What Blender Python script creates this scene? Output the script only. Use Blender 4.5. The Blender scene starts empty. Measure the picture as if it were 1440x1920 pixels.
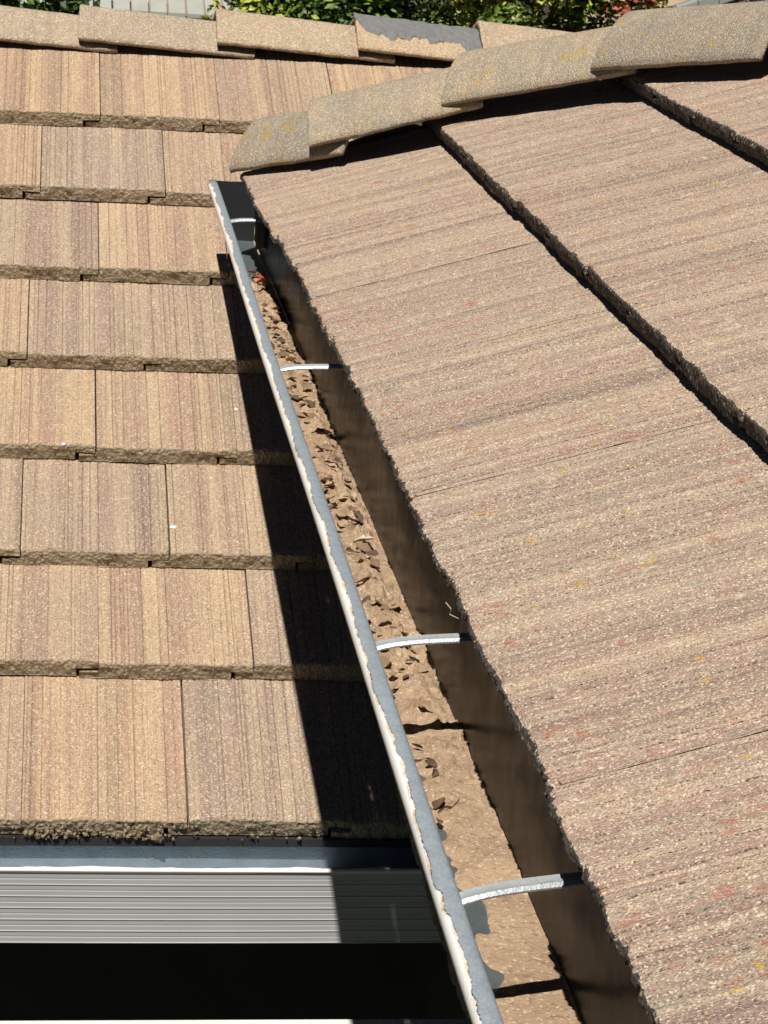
import bpy, math, random
import numpy as np
from mathutils import Vector, Matrix

sc = bpy.context.scene
H = 4.9                                   # camera height above the ground

# ------------------------------------------------------------------ camera
FPX, TH, PS, RO = 4734.9, .2789, .1416, .0626        # focal length in photo pixels, pitch down, yaw, roll
FW = np.array([math.sin(PS)*math.cos(TH), math.cos(PS)*math.cos(TH), -math.sin(TH)])
RT = np.array([math.cos(PS), -math.sin(PS), 0.]); UP = np.cross(RT, FW)
RT, UP = math.cos(RO)*RT+math.sin(RO)*UP, -math.sin(RO)*RT+math.cos(RO)*UP
cam = bpy.data.objects.new('camera', bpy.data.cameras.new('camera'))
sc.collection.objects.link(cam)
M = Matrix([[RT[i], UP[i], -FW[i], 0] for i in range(3)]+[[0, 0, 0, 1]])
M.translation = (0, 0, H); cam.matrix_world = M
cam.data.sensor_fit = 'VERTICAL'; cam.data.sensor_height = 36; cam.data.sensor_width = 27
cam.data.lens = FPX*36/1920
cam.data.clip_start = .05; cam.data.clip_end = 2000
cam.data.dof.use_dof = True; cam.data.dof.focus_distance = 3.0; cam.data.dof.aperture_fstop = 55
sc.camera = cam

# ------------------------------------------------------------------ sky, sun, exposure
KX, KY = .186, .55                        # the sunlight travels (KX, KY, -1)
SUN_EL = math.atan2(1, math.hypot(KX, KY))
w = bpy.data.worlds.new('World'); sc.world = w; w.use_nodes = True
nt = w.node_tree; bg = nt.nodes['Background']
sky = nt.nodes.new('ShaderNodeTexSky'); sky.sky_type = 'NISHITA'; sky.sun_disc = False
sky.sun_elevation = SUN_EL; sky.sun_rotation = math.atan2(-KX, -KY)
sky.altitude = 3000; sky.air_density = .2; sky.dust_density = 0.; sky.ozone_density = 1.0
nt.links.new(sky.outputs[0], bg.inputs[0]); bg.inputs[1].default_value = .05
sun = bpy.data.objects.new('sun', bpy.data.lights.new('sun', 'SUN'))
sc.collection.objects.link(sun)
sun.data.energy = 5.0; sun.data.angle = math.radians(.53); sun.data.color = (1, .955, .89)
sun.rotation_euler = Vector((KX, KY, -1)).to_track_quat('-Z', 'Y').to_euler(); sun.location = (-2, -4, 12)
sc.view_settings.view_transform = 'Standard'; sc.view_settings.look = 'None'
sc.view_settings.gamma = 1; sc.view_settings.use_curve_mapping = False
sc.view_settings.exposure = .22

# ------------------------------------------------------------------ pixel -> place (photo pixels 1440 x 1920; camera frame)
def ray(x, y): return FW+RT*(x-720)/FPX-UP*(y-960)/FPX
def onz(x, y, z): d = ray(x, y); return d*(z/d[2])
def ony(x, y, Y): d = ray(x, y); return d*(Y/d[1])
W = .305
YL, ZL, P1, G1, S0 = 4.6915, -1.6796, .4307, .3328, -.4114     # lower roof: first course edge, pitch, gauge
XE, HE, P2, GE, G2, WR = .4473, .8388, .3841, .4067, .3882, .3084  # upper roof: eave, pitch, gauges, tile width
C1, S1 = math.cos(P1), math.sin(P1); C2, S2 = math.cos(P2), math.sin(P2)
NL = np.array([0, -S1, C1]); PL = np.array([0, YL, ZL]); DL = np.array([0, C1, S1])
NR = np.array([-S2, 0, C2]); PR = np.array([XE, 0, -HE]); DR = np.array([C2, 0, S2])
def on_lower(x, y, off=0):
    d = ray(x, y); P = d*((NL@(PL+NL*off))/(NL@d)); return P[0], (P-PL)@DL
def on_upper(x, y, off=0):
    d = ray(x, y); P = d*((NR@(PR+NR*off))/(NR@d)); return P[1], (P-PR)@DR

# ------------------------------------------------------------------ helpers
COL = sc.collection
def vnoise(x, y, seed=0):
    x = np.asarray(x, float); y = np.asarray(y, float)
    xi = np.floor(x).astype(np.int64); yi = np.floor(y).astype(np.int64); xf = x-xi; yf = y-yi
    def h(a, b):
        n = (a*374761393+b*668265263+seed*1442695041) & 0x7fffffff
        n = ((n ^ (n >> 13))*1274126177) & 0x7fffffff
        return ((n ^ (n >> 16)) & 0xffff)/65535.*2-1
    sx = xf*xf*(3-2*xf); sy = yf*yf*(3-2*yf)
    return (h(xi, yi)*(1-sx)+h(xi+1, yi)*sx)*(1-sy)+(h(xi, yi+1)*(1-sx)+h(xi+1, yi+1)*sx)*sy
def mesh_obj(name, verts, faces, mats, parent=None, mi=None, smooth=False, world=True):
    me = bpy.data.meshes.new(name)
    v = np.array(verts, float).reshape(-1, 3)
    if world: v = v+np.array([0, 0, H])
    me.from_pydata(v.tolist(), [], [tuple(int(i) for i in f) for f in faces])
    for m in (mats if isinstance(mats, (list, tuple)) else [mats]): me.materials.append(m)
    if mi is not None: me.polygons.foreach_set('material_index', np.array(mi, dtype=np.int32))
    if smooth: me.polygons.foreach_set('use_smooth', np.ones(len(me.polygons), dtype=bool))
    me.update()
    o = bpy.data.objects.new(name, me); COL.objects.link(o)
    if parent: attach(o, parent)
    return o
def attach(o, parent):
    o.parent = parent; o.matrix_parent_inverse = parent.matrix_world.inverted()
def empty(name, loc):
    o = bpy.data.objects.new(name, None); COL.objects.link(o)
    o.location = (loc[0], loc[1], loc[2]+H); o.empty_display_size = .2
    o.matrix_world = Matrix.Translation(o.location); return o
def tag(o, label=None, cat=None, group=None, kind=None):
    if label: o['label'] = label
    if cat: o['category'] = cat
    if group: o['group'] = group
    if kind: o['kind'] = kind
    return o
def box(a, b):
    x0, y0, z0 = a; x1, y1, z1 = b
    v = [(x0, y0, z0), (x1, y0, z0), (x1, y1, z0), (x0, y1, z0), (x0, y0, z1), (x1, y0, z1), (x1, y1, z1), (x0, y1, z1)]
    return v, [(3, 2, 1, 0), (4, 5, 6, 7), (0, 1, 5, 4), (1, 2, 6, 5), (2, 3, 7, 6), (3, 0, 4, 7)]
def join(*vf):
    V, Fc = [], []
    for v, f in vf:
        n = len(V); V += [tuple(q) for q in v]; Fc += [tuple(i+n for i in q) for q in f]
    return V, Fc
def bevel(o, wd, seg=2):
    m = o.modifiers.new('bevel', 'BEVEL'); m.width = wd; m.segments = seg; m.limit_method = 'ANGLE'
def extrude(profile, a, b, closed=False, nseg=1, wob=0):
    """profile: (p, q) pairs in the plane across the run; a(p,q,t)->xyz with t 0..1"""
    n = len(profile); V = []
    for k in range(nseg+1):
        for (p, q) in profile: V.append(a(p, q, k/nseg))
    Fc = []
    for k in range(nseg):
        for i in range(n if closed else n-1):
            j = (i+1) % n
            Fc.append((k*n+i, k*n+j, (k+1)*n+j, (k+1)*n+i))
    if closed: Fc += [tuple(range(n))[::-1], tuple(nseg*n+i for i in range(n))]
    return V, Fc

# ------------------------------------------------------------------ materials
class Mat:
    def __init__(s, name, rough=.9, metal=0.):
        s.m = bpy.data.materials.new(name); s.m.use_nodes = True; s.t = s.m.node_tree
        s.b = s.t.nodes['Principled BSDF']; s.b.inputs['Roughness'].default_value = rough
        s.b.inputs['Metallic'].default_value = metal
        s.tc = s.t.nodes.new('ShaderNodeTexCoord'); s.oi = None
    def n(s, typ, **kw):
        x = s.t.nodes.new(typ)
        for k, v in kw.items(): setattr(x, k, v)
        return x
    def l(s, a, b): s.t.links.new(a, b)
    def coord(s, scale=(1, 1, 1), rnd=True):
        mp = s.n('ShaderNodeMapping'); mp.inputs['Scale'].default_value = scale
        src = s.tc.outputs['Object']
        if rnd:
            if s.oi is None:
                s.oi = s.n('ShaderNodeObjectInfo'); mu = s.n('ShaderNodeVectorMath', operation='MULTIPLY')
                s.l(s.oi.outputs['Random'], mu.inputs[0]); mu.inputs[1].default_value = (37.3, 91.7, 13.1)
                ad = s.n('ShaderNodeVectorMath', operation='ADD'); s.l(src, ad.inputs[0]); s.l(mu.outputs[0], ad.inputs[1]); s.ro = ad.outputs[0]
            src = s.ro
        s.l(src, mp.inputs['Vector']); return mp.outputs[0]
    def noise(s, scale, vec=None, detail=3, rough=.55):
        x = s.n('ShaderNodeTexNoise'); x.inputs['Scale'].default_value = scale; x.inputs['Detail'].default_value = detail
        x.inputs['Roughness'].default_value = rough
        s.l(vec if vec is not None else s.coord(), x.inputs['Vector']); return x.outputs['Fac']
    def vor(s, scale, vec=None, feature='F1', out='Distance', rand=1):
        x = s.n('ShaderNodeTexVoronoi', feature=feature); x.inputs['Scale'].default_value = scale; x.inputs['Randomness'].default_value = rand
        s.l(vec if vec is not None else s.coord(), x.inputs['Vector']); return x.outputs[out]
    def ramp(s, fac, *stops):
        r = s.n('ShaderNodeValToRGB'); e = r.color_ramp.elements
        while len(e) < len(stops): e.new(.5)
        for el, (p, c) in zip(e, stops):
            el.position = p; el.color = (c, c, c, 1) if not isinstance(c, (tuple, list)) else (*c, 1)
        s.l(fac, r.inputs[0]); return r.outputs[0]
    def mix(s, fac, a, b, mode='MIX'):
        x = s.n('ShaderNodeMix', data_type='RGBA', blend_type=mode)
        for sock, v in ((x.inputs[0], fac), (x.inputs[6], a), (x.inputs[7], b)):
            if isinstance(v, (int, float)): sock.default_value = v
            elif isinstance(v, (tuple, list)): sock.default_value = (*v, 1)
            else: s.l(v, sock)
        return x.outputs[2]
    def math(s, op, a, b=None):
        x = s.n('ShaderNodeMath', operation=op)
        for sock, v in zip(x.inputs, (a, b)):
            if v is None: continue
            if isinstance(v, (int, float)): sock.default_value = v
            else: s.l(v, sock)
        return x.outputs[0]
    def base(s, c):
        if isinstance(c, (tuple, list)): s.b.inputs['Base Color'].default_value = (*c, 1)
        else: s.l(c, s.b.inputs['Base Color'])
    def bump(s, h, dist, strength=1.):
        b = s.n('ShaderNodeBump'); b.inputs['Distance'].default_value = dist; b.inputs['Strength'].default_value = strength
        s.l(h, b.inputs['Height']); s.l(b.outputs[0], s.b.inputs['Normal'])

def tile_material(name, tan, pink, dark, lichen=0., grain=420., contrast=1., grey=0., yellow=0., vary=.22, gl=.55, gd=.5, bmp=.0032, soft=.07, band=.55):
    m = Mat(name, .92)
    st = m.noise(1, m.coord((26, .45, 0)), 3, .6)                 # broad colour bands running down the tile
    fine = m.noise(1, m.coord((170, 1.6, 0)), 3, .6)             # fine combed streaks
    blot = m.noise(9, m.coord((1, .5, 1)), 4)
    c = m.mix(m.ramp(st, (.5-soft, 0.), (.5+soft, 1.)), tan, pink)
    c = m.mix(m.ramp(m.noise(1, m.coord((15, .3, 0)), 3), (.54, 0.), (.66, band)), c, dark)
    c = m.mix(m.math('MULTIPLY', m.ramp(fine, (.50, 0.), (.70, 1.)), .42*contrast), c, dark)
    c = m.mix(m.math('MULTIPLY', m.ramp(fine, (.28, 1.), (.42, 0.)), .40), c, (.60, .47, .30))
    c = m.mix(m.math('MULTIPLY', m.ramp(blot, (.35, 0.), (.75, 1.)), .35), c, (.33, .27, .19))
    if grey: c = m.mix(m.math('MULTIPLY', m.ramp(m.noise(14, None, 5, .65), (.40, 0.), (.62, 1.)), grey), c, (.27, .25, .20))
    rv = m.n('ShaderNodeHueSaturation'); m.l(m.math('ADD', m.math('MULTIPLY', m.oi.outputs['Random'], vary), 1-vary/2), rv.inputs['Value'])
    m.l(m.math('ADD', m.math('MULTIPLY', m.oi.outputs['Random'], vary), 1-vary*.5), rv.inputs['Saturation']); m.l(c, rv.inputs['Color']); c = rv.outputs[0]
    g1 = m.vor(grain, None, out='Color'); sep = m.n('ShaderNodeSeparateColor'); m.l(g1, sep.inputs[0])
    c = m.mix(m.math('MULTIPLY', m.ramp(sep.outputs[0], (.76, 0.), (.90, 1.)), gl), c, (.82, .70, .51))
    c = m.mix(m.math('MULTIPLY', m.ramp(sep.outputs[1], (.78, 0.), (.92, 1.)), gd), c, (.12, .09, .07))
    if lichen:
        v1 = m.noise(46, m.coord((1, .62, 1)), 4, .6)
        reg = m.ramp(m.noise(4.5, None, 2), (.38, 0.), (.58, 1.))
        k = m.math('MULTIPLY', m.math('MULTIPLY', m.ramp(v1, (.585, 0.), (.67, 1.)), reg), lichen)
        c = m.mix(m.math('MULTIPLY', k, .68), c, (.42, .15, .08))
        v2 = m.noise(36, m.coord((1, .7, 1)), 3, .5)
        c = m.mix(m.math('MULTIPLY', m.math('MULTIPLY', m.ramp(m.noise(42, m.coord((.9, .8, 1)), 2), (.66, 0.), (.72, 1.)), .6), lichen), c, (.66, .56, .40))
        c = m.mix(m.math('MULTIPLY', m.ramp(v2, (.705, 0.), (.74, 1.)), .75*lichen), c, (.58, .36, .045))
        c = m.mix(m.math('MULTIPLY', m.ramp(m.noise(24, m.coord((1, .6, 1)), 4), (.62, 0.), (.72, 1.)), .45*lichen), c, (.27, .26, .22))
    if yellow:
        k = m.math('MULTIPLY', m.ramp(m.noise(26, None, 5, .65), (.56, 0.), (.66, 1.)), m.ramp(m.noise(5, None, 2), (.42, 0.), (.60, 1.)))
        c = m.mix(m.math('MULTIPLY', k, yellow), c, (.46, .29, .035))
    m.base(c)
    hgt = m.math('ADD', m.math('MULTIPLY', m.vor(grain*.8), -.8), m.math('ADD', m.noise(230, None, 4, .7), m.math('MULTIPLY', fine, .9)))
    m.bump(hgt, bmp, .85)
    return m.m
TAN, PINK, DARK = (.50, .36, .23), (.395, .255, .185), (.21, .14, .105)
M_TILE_L = tile_material('combed_tan_tile', TAN, PINK, DARK, contrast=1.1, grain=400)
M_TILE_R = tile_material('weathered_tan_tile', (.55, .41, .29), (.44, .29, .225), (.22, .145, .125), lichen=1., grain=520, grey=.15, vary=.05, gl=.7, gd=.42, bmp=.0036, soft=.10, band=.72, contrast=1.35)
M_CAP = tile_material('lichen_grey_cap', (.42, .33, .22), (.37, .28, .195), (.26, .20, .15), lichen=.25, grain=520, contrast=.3, grey=.65, yellow=.85)
M_RIDGE = tile_material('tan_ridge_cap', (.48, .36, .235), (.45, .33, .215), (.34, .25, .17), grain=330, contrast=.3)
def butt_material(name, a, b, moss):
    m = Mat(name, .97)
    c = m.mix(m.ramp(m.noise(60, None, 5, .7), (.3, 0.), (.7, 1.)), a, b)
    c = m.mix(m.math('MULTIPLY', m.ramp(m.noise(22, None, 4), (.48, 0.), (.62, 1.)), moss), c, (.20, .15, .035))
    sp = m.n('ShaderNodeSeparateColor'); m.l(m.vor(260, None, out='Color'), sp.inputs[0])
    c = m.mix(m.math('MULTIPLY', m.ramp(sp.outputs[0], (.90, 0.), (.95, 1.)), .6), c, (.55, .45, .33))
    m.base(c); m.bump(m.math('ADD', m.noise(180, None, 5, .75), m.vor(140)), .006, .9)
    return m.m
M_BUTT_L = butt_material('mossy_tile_nose', (.48, .375, .25), (.31, .24, .16), .32)
M_BUTT_R = butt_material('shade_dark_tile_nose', (.080, .064, .053), (.052, .043, .037), .1)  # upper noses face away from the sun; their shade is in this colour
def plain(name, col, rough=.8, metal=0., nscale=12, amt=.25, bump=0., bscale=80):
    m = Mat(name, rough, metal)
    d = tuple(x*(1-amt) for x in col)
    m.base(m.mix(m.ramp(m.noise(nscale, None, 5, .6), (.3, 0.), (.7, 1.)), col, d))
    if bump: m.bump(m.noise(bscale, None, 4), bump)
    return m.m
def galvanised(name, col, rough=.42, metal=.55):
    m = Mat(name, rough, metal)
    c = m.mix(m.ramp(m.noise(30, None, 5, .65), (.3, 0.), (.7, 1.)), col, tuple(x*.72 for x in col))
    c = m.mix(m.math('MULTIPLY', m.ramp(m.vor(420, None), (.1, 0.), (.6, 1.)), .25), c, tuple(min(1, x*1.35) for x in col))
    m.base(c); m.bump(m.noise(260, None, 3), .0008)
    return m.m
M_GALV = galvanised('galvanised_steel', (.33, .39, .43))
M_TROUGH = galvanised('shade_dark_trough_steel', (.115, .135, .14), .5, .25)  # steel colour darkened so the trough's far end reads as shaded
M_STRAP = galvanised('bright_strap_steel', (.46, .49, .50), .42, .35)
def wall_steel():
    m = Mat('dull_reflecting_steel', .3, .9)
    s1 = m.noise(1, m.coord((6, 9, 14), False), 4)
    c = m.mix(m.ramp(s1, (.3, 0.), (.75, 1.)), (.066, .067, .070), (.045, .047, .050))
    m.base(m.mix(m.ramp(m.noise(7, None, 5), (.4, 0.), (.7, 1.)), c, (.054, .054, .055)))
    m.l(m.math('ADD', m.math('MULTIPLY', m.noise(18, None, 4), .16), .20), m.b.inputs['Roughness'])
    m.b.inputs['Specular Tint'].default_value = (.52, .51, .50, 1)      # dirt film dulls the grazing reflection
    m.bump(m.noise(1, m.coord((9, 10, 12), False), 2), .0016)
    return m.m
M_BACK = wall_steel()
def lip_material():
    """galvanised lip whose white-cream paint has flaked off from the top (ragged edge)"""
    m = Mat('flaking_painted_lip', .45, .35)
    uv = m.n('ShaderNodeUVMap'); sp = m.n('ShaderNodeSeparateXYZ'); m.l(uv.outputs[0], sp.inputs[0])
    edge = m.math('ADD', sp.outputs[0], m.math('MULTIPLY', m.math('SUBTRACT', m.noise(1, m.coord((40, 30, 40), False), 5, .72), .5), .42))
    big = m.math('ADD', edge, m.math('MULTIPLY', m.math('SUBTRACT', m.noise(1, m.coord((3, 4.2, 3), False), 3), .5), .85))
    g = m.mix(m.ramp(m.noise(55, None, 5, .7), (.3, 0.), (.7, 1.)), (.36, .415, .455), (.24, .285, .32))
    g = m.mix(m.math('MULTIPLY', m.ramp(m.noise(520, None, 3, .7), (.45, 0.), (.65, 1.)), .55), g, (.52, .57, .60))
    cream = m.mix(m.ramp(m.noise(30, None, 3), (.4, 0.), (.6, 1.)), (.66, .50, .33), (.80, .77, .72))
    c = m.mix(m.ramp(big, (.43, 0.), (.445, 1.)), cream, g)
    c = m.mix(m.ramp(big, (.33, 0.), (.35, 1.)), (.82, .80, .77), c)
    m.base(c); m.l(m.math('MULTIPLY', m.ramp(big, (.43, 0.), (.445, 1.)), .25), m.b.inputs['Metallic'])
    m.bump(m.math('ADD', m.math('MULTIPLY', m.ramp(big, (.42, 1.), (.45, 0.)), 1.), m.math('MULTIPLY', m.noise(200, None, 3), .3)), .0015)
    return m.m
M_LIP = lip_material()
M_DECK = plain('roof_underlay', (.03, .028, .025), .95)
M_WALL = plain('stucco', (.42, .38, .32), .95, bump=.003)
M_WALLDARK = plain('shade_dark_wall', (.035, .033, .032), .9)  # near-black wall colour carries the shade under the eaves
M_PAINT = plain('grey_painted_metal', (.40, .395, .395), .5, .0, 6, .08)
M_WHITE = plain('white_paint', (.80, .77, .72), .6, 0., 8, .1)
M_TRIM = plain('dark_flashing', (.04, .04, .04), .6, .3, 10, .3)
M_FASCIA = plain('painted_fascia_board', (.14, .12, .10), .8)
def silt_material():
    m = Mat('dry_silt', .97)
    c = m.mix(m.ramp(m.noise(16, None, 5, .65), (.35, 0.), (.7, 1.)), (.46, .32, .20), (.34, .23, .14))
    c = m.mix(m.math('MULTIPLY', m.ramp(m.noise(90, None, 5, .75), (.54, 0.), (.64, 1.)), .6), c, (.15, .09, .055))
    c = m.mix(m.math('MULTIPLY', m.ramp(m.noise(10, None, 3), (.5, 0.), (.62, 1.)), .4), c, (.24, .16, .10))
    sp = m.n('ShaderNodeSeparateColor'); m.l(m.vor(380, None, out='Color'), sp.inputs[0])
    c = m.mix(m.math('MULTIPLY', m.ramp(sp.outputs[0], (.90, 0.), (.95, 1.)), .6), c, (.66, .55, .40))
    m.base(c); m.bump(m.math('ADD', m.noise(140, None, 5, .7), m.math('MULTIPLY', m.noise(420, None, 3), .5)), .004, .9)
    return m.m
M_SILT = silt_material()
M_CRUMB = plain('dried_mortar_crumb', (.36, .26, .16), .97, 0, 90, .5, .004, 200)
M_GROUT = plain('grey_roof_cement', (.20, .20, .195), .9, 0, 60, .3, .004, 160)

# ------------------------------------------------------------------ ground
gv = [(-300, -300, -4.9), (300, -300, -4.9), (300, 300, -4.9), (-300, 300, -4.9)]
tag(mesh_obj('ground', gv, [(0, 1, 2, 3)], plain('dry_lawn', (.09, .10, .04), .95, 0, 1.5, .5)), kind='structure')

# ------------------------------------------------------------------ the flat concrete tile
STEP_TH = dict(lower=(.037, .0400), upper=(.029, .040))
def tile_mesh(name, wd, length, t, seed, mats, cut_far=None, chamfer=None, ups=1, rough=1., g=.0011, gdep=1.):
    """u across (to the right facing upslope), v upslope from the nose, n up; nose top edge at v=0, n=0.
    Half-lap joint: the lower half of the tile reaches .04 m further to the left."""
    rng = random.Random(seed); lap = .040; lg = .0036
    gr = []; u = rng.uniform(.006, .016)
    while u < wd-.006:
        gr.append((u, gdep*rng.choice((.0006, .0009, .0012, .0018, .0026)), rng.uniform(.0010, .0020))); u += rng.uniform(.006, .021)
    ua, ub, ul, um = g, wd-g, wd-lap-lg, -lap+lg
    us = []
    for c, d, hw in gr: us += [c-hw, c, c+hw]
    us = np.array(sorted(us+list(np.arange(um, wd, .0055/ups))))
    keep = np.ones(len(us), bool)
    for q in (ua, ub, ul, um): keep &= abs(us-q) > .0007
    us = us[keep & (us > um) & (us < ub)]; us = us[np.r_[True, np.diff(us) > .0005]]
    us = np.sort(np.r_[us, ua, ub, ul, um])
    ia, ib, il_ = [int(np.argmin(abs(us-q))) for q in (ua, ub, ul)]
    h0 = .0012*vnoise(us*34, us*0+seed, seed)*np.clip(np.minimum(us-ua, ub-us)/.03, 0, 1)
    for c, d, hw in gr: h0 = h0-d*np.clip(1-np.abs(us-c)/hw, 0, 1)
    chip = np.clip(vnoise(us*38, us*0+7.3, seed+31)-.35, 0, 1)*rough
    chip = chip+np.clip(1-(ub-us)/.014, 0, 1)*rng.uniform(.5, 1.8)*gdep**1.6+np.clip(1-(us-ua)/.007, 0, 1)*rng.uniform(.2, .9)   # worn corners
    def fv(uu, n):
        a = rough*(.0016*vnoise(uu*95, n*120+seed*3, seed)+.0012*vnoise(uu*260, n*300, seed+5)+.0022*vnoise(uu*22, n*30, seed+9))
        a = a+.0040*np.clip(1+n/.006, 0, 1)**2
        if chamfer is not None: a = a+np.clip(-n-chamfer, 0, 1)*1.6
        return a
    vs = [0, .0018, .005, .012]+list(np.linspace(.03, length, 9*ups)); nv = len(vs); tu = us[ia:ib+1]; nu = len(tu); ch = chip[ia:ib+1]
    V = []; Fc = []; MI = []
    for iv, v in enumerate(vs):
        n = h0[ia:ib+1]+.00045*vnoise(tu*210, v*190+0*tu, seed+2); vv = np.full(nu, v)
        if iv == 0: n = n-.0030-.004*ch; vv = fv(tu, n)+.003*ch
        elif iv == 1: n = n-.0012-.0035*ch; vv = np.maximum(v, fv(tu, n)+.0008)+.003*ch
        elif iv == 2: n = n-.0004-.0012*ch; vv = vv+.002+.002*ch
        V.append(np.stack([tu, vv, n], 1))
    V = [np.concatenate(V)]; cnt = nv*nu
    idx = np.arange(nv*nu).reshape(nv, nu)
    q = np.stack([idx[:-1, :-1], idx[:-1, 1:], idx[1:, 1:], idx[1:, :-1]], -1)
    Fc += q.reshape(-1, 4).tolist(); MI += [1]*(nu-1)+[0]*((nv-2)*(nu-1))
    prev = idx[0]; h = -t*.5
    for n in (-.010, h+.0008):                         # upper half of the nose
        vtx = np.stack([tu, fv(tu, n)+(.002*ch if n == -.010 else 0*ch), np.full(nu, n)], 1); V.append(vtx); cur = np.arange(cnt, cnt+nu); cnt += nu
        Fc += np.stack([prev[:-1], cur[:-1], cur[1:], prev[1:]], -1).tolist(); MI += [1]*(nu-1); prev = cur
    lu = us[:il_+1]; nl = len(lu); prev = None
    for k, n in enumerate((h+.0008, -t*.74, -t)):       # lower half, shifted to the left
        nn = np.full(nl, n)
        if k == 0: nn = np.where(lu < ua-1e-6, h-.0042+.0022*vnoise(lu*150, lu*0, seed+3), nn)
        if k == 2: nn = nn+.0012*vnoise(lu*60, lu*0+3.3, seed+17)
        V.append(np.stack([lu, fv(lu, nn), nn], 1)); cur = np.arange(cnt, cnt+nl); cnt += nl
        if prev is not None: Fc += np.stack([prev[:-1], cur[:-1], cur[1:], prev[1:]], -1).tolist(); MI += [1]*(nl-1)
        prev = cur
    L = length; fo = lambda uu, n: float(fv(np.array(uu), np.array(n)))
    def quad(*ps):
        nonlocal cnt
        V.append(np.array(ps, float)); Fc.append(list(range(cnt, cnt+len(ps)))); MI.append(1); cnt += len(ps)
    hl = h-.0042; hu = h+.0008
    quad((ua, fo(ua, -.003), -.003), (ua, L, 0), (ua, L, hl), (ua, fo(ua, h), hl))
    quad((ub, fo(ub, -.003)+.004, -.006), (ub, fo(ub, h), hu), (ub, L, hu), (ub, L, 0))
    quad((um, fo(um, h), hl), (ua, fo(ua, h), hl), (ua, L, hl), (um, L, hl))
    quad((um, fo(um, h), hl), (um, L, hl), (um, L, -t), (um, fo(um, -t), -t))
    quad((ul, fo(ul, h), hu), (ul, fo(ul, -t), -t), (ul, L, -t), (ul, L, hu))
    quad((ul, fo(ul, h), hu), (ul, L, hu), (ub, L, hu), (ub, fo(ub, h), hu))
    quad((um, fo(um, -t), -t), (um, L, -t), (ul, L, -t), (ul, fo(ul, -t), -t))
    quad((ua, L, 0), (ub, L, 0), (ub, L, h), (ua, L, h)); quad((um, L, h), (ul, L, h), (ul, L, -t), (um, L, -t))
    V2 = np.concatenate(V)
    if cut_far is not None: V2[:, 0] = np.clip(V2[:, 0], cut_far[0], cut_far[1])
    me = bpy.data.meshes.new(name); me.from_pydata(V2.tolist(), [], Fc)
    for m in mats: me.materials.append(m)
    me.polygons.foreach_set('material_index', np.array(MI, dtype=np.int32)); me.update()
    return me
def place(me, name, origin, du, dv, dn, parent):
    o = bpy.data.objects.new(name, me); COL.objects.link(o)
    mw = Matrix([[du[i], dv[i], dn[i], origin[i]+(H if i == 2 else 0)] for i in range(3)]+[[0, 0, 0, 1]])
    o.parent = parent; o.matrix_parent_inverse = parent.matrix_world.inverted(); o.matrix_world = mw
    return o
def rot_in(d, n, a):
    """direction d (upslope) and normal n tipped down by angle a towards the slope"""
    return d*math.cos(a)-n*math.sin(a), n*math.cos(a)+d*math.sin(a)

rs = random.Random(11)
# ================================================================== LOWER WING (left)
low = empty('house_wing', (0, 6.9, -4.9))
tag(low, 'lower house wing with sunlit tan roof, straight ridge caps and ribbed grey eave gutter', 'house')
RIDGE_S = 2.62
def LP(x, s, off=0): return np.array([x, 0, 0])+PL+DL*s+NL*off
RX0, RX1 = -.98, 1.62
# roof deck: a prism under the tiles, both slopes
pk = LP(0, RIDGE_S, -.085); ev = LP(0, S0+.03, -.085)
yb = 2*pk[1]-ev[1]
prof = [(ev[1], ev[2]), (pk[1], pk[2]), (yb, ev[2]), (yb, ev[2]-.05), (pk[1], pk[2]-.05), (ev[1], ev[2]-.05)]
v, f = extrude(prof, lambda p, q, t: (RX0+(RX1-RX0)*t, p, q), None, True)
roofL = mesh_obj('roof', v, f, M_DECK, low)
t_, st_ = STEP_TH['lower']
LJ = {0: [(0, 39, 1540), (1, 353.5, 1538)], 1: [(.5, 183.3, 1248), (1.5, 477.4, 1240)], 2: [(0, 38.9, 1034), (1, 318.4, 1031)],
      3: [(.5, 181.6, 838), (1.5, 443.7, 843)], 4: [(0, 50.3, 663), (1, 305.6, 669)], 5: [(.5, 185.5, 500)],
      6: [(0, 77.5, 350), (1, 309, 357.5)], 7: [(.5, 190, 213), (1.5, 411, 225)]}
row_s = {}
for j in range(8):
    pos = [on_lower(x, y)+(k,) for k, x, y in LJ[j]]
    row_s[j] = sum(q[1] for q in pos)/len(pos)
for j in range(8):
    pos = [on_lower(x, y)+(k,) for k, x, y in LJ[j]]
    x0 = sum(q[0]-q[2]*W for q in pos)/len(pos); ph = LJ[j][0][0]
    gauge = (row_s[j+1] if j < 7 else row_s[j]+G1)-row_s[j]
    a = math.atan(st_/gauge); du = np.array([1., 0, 0]); dv, dn = rot_in(DL, NL, a)
    length = gauge+.075 if j < 7 else .52
    for k in range(-6, 6):
        xa = x0+(ph+k)*W
        if xa > 1.55 or xa < -1.02: continue
        if j < 5 and xa > 1.0: continue
        me = tile_mesh('tile', W, length, t_, 100+j*17+k, (M_TILE_L, M_BUTT_L))
        og = LP(xa+rs.uniform(-.001, .001), row_s[j]+rs.uniform(-.003, .003), rs.uniform(-.001, .0015))
        tw = rs.uniform(-.004, .004); du2 = du*math.cos(tw)+dn*math.sin(tw); dn2 = dn*math.cos(tw)-du*math.sin(tw)
        place(me, 'tile', og, du2, dv, dn2, roofL)

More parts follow.
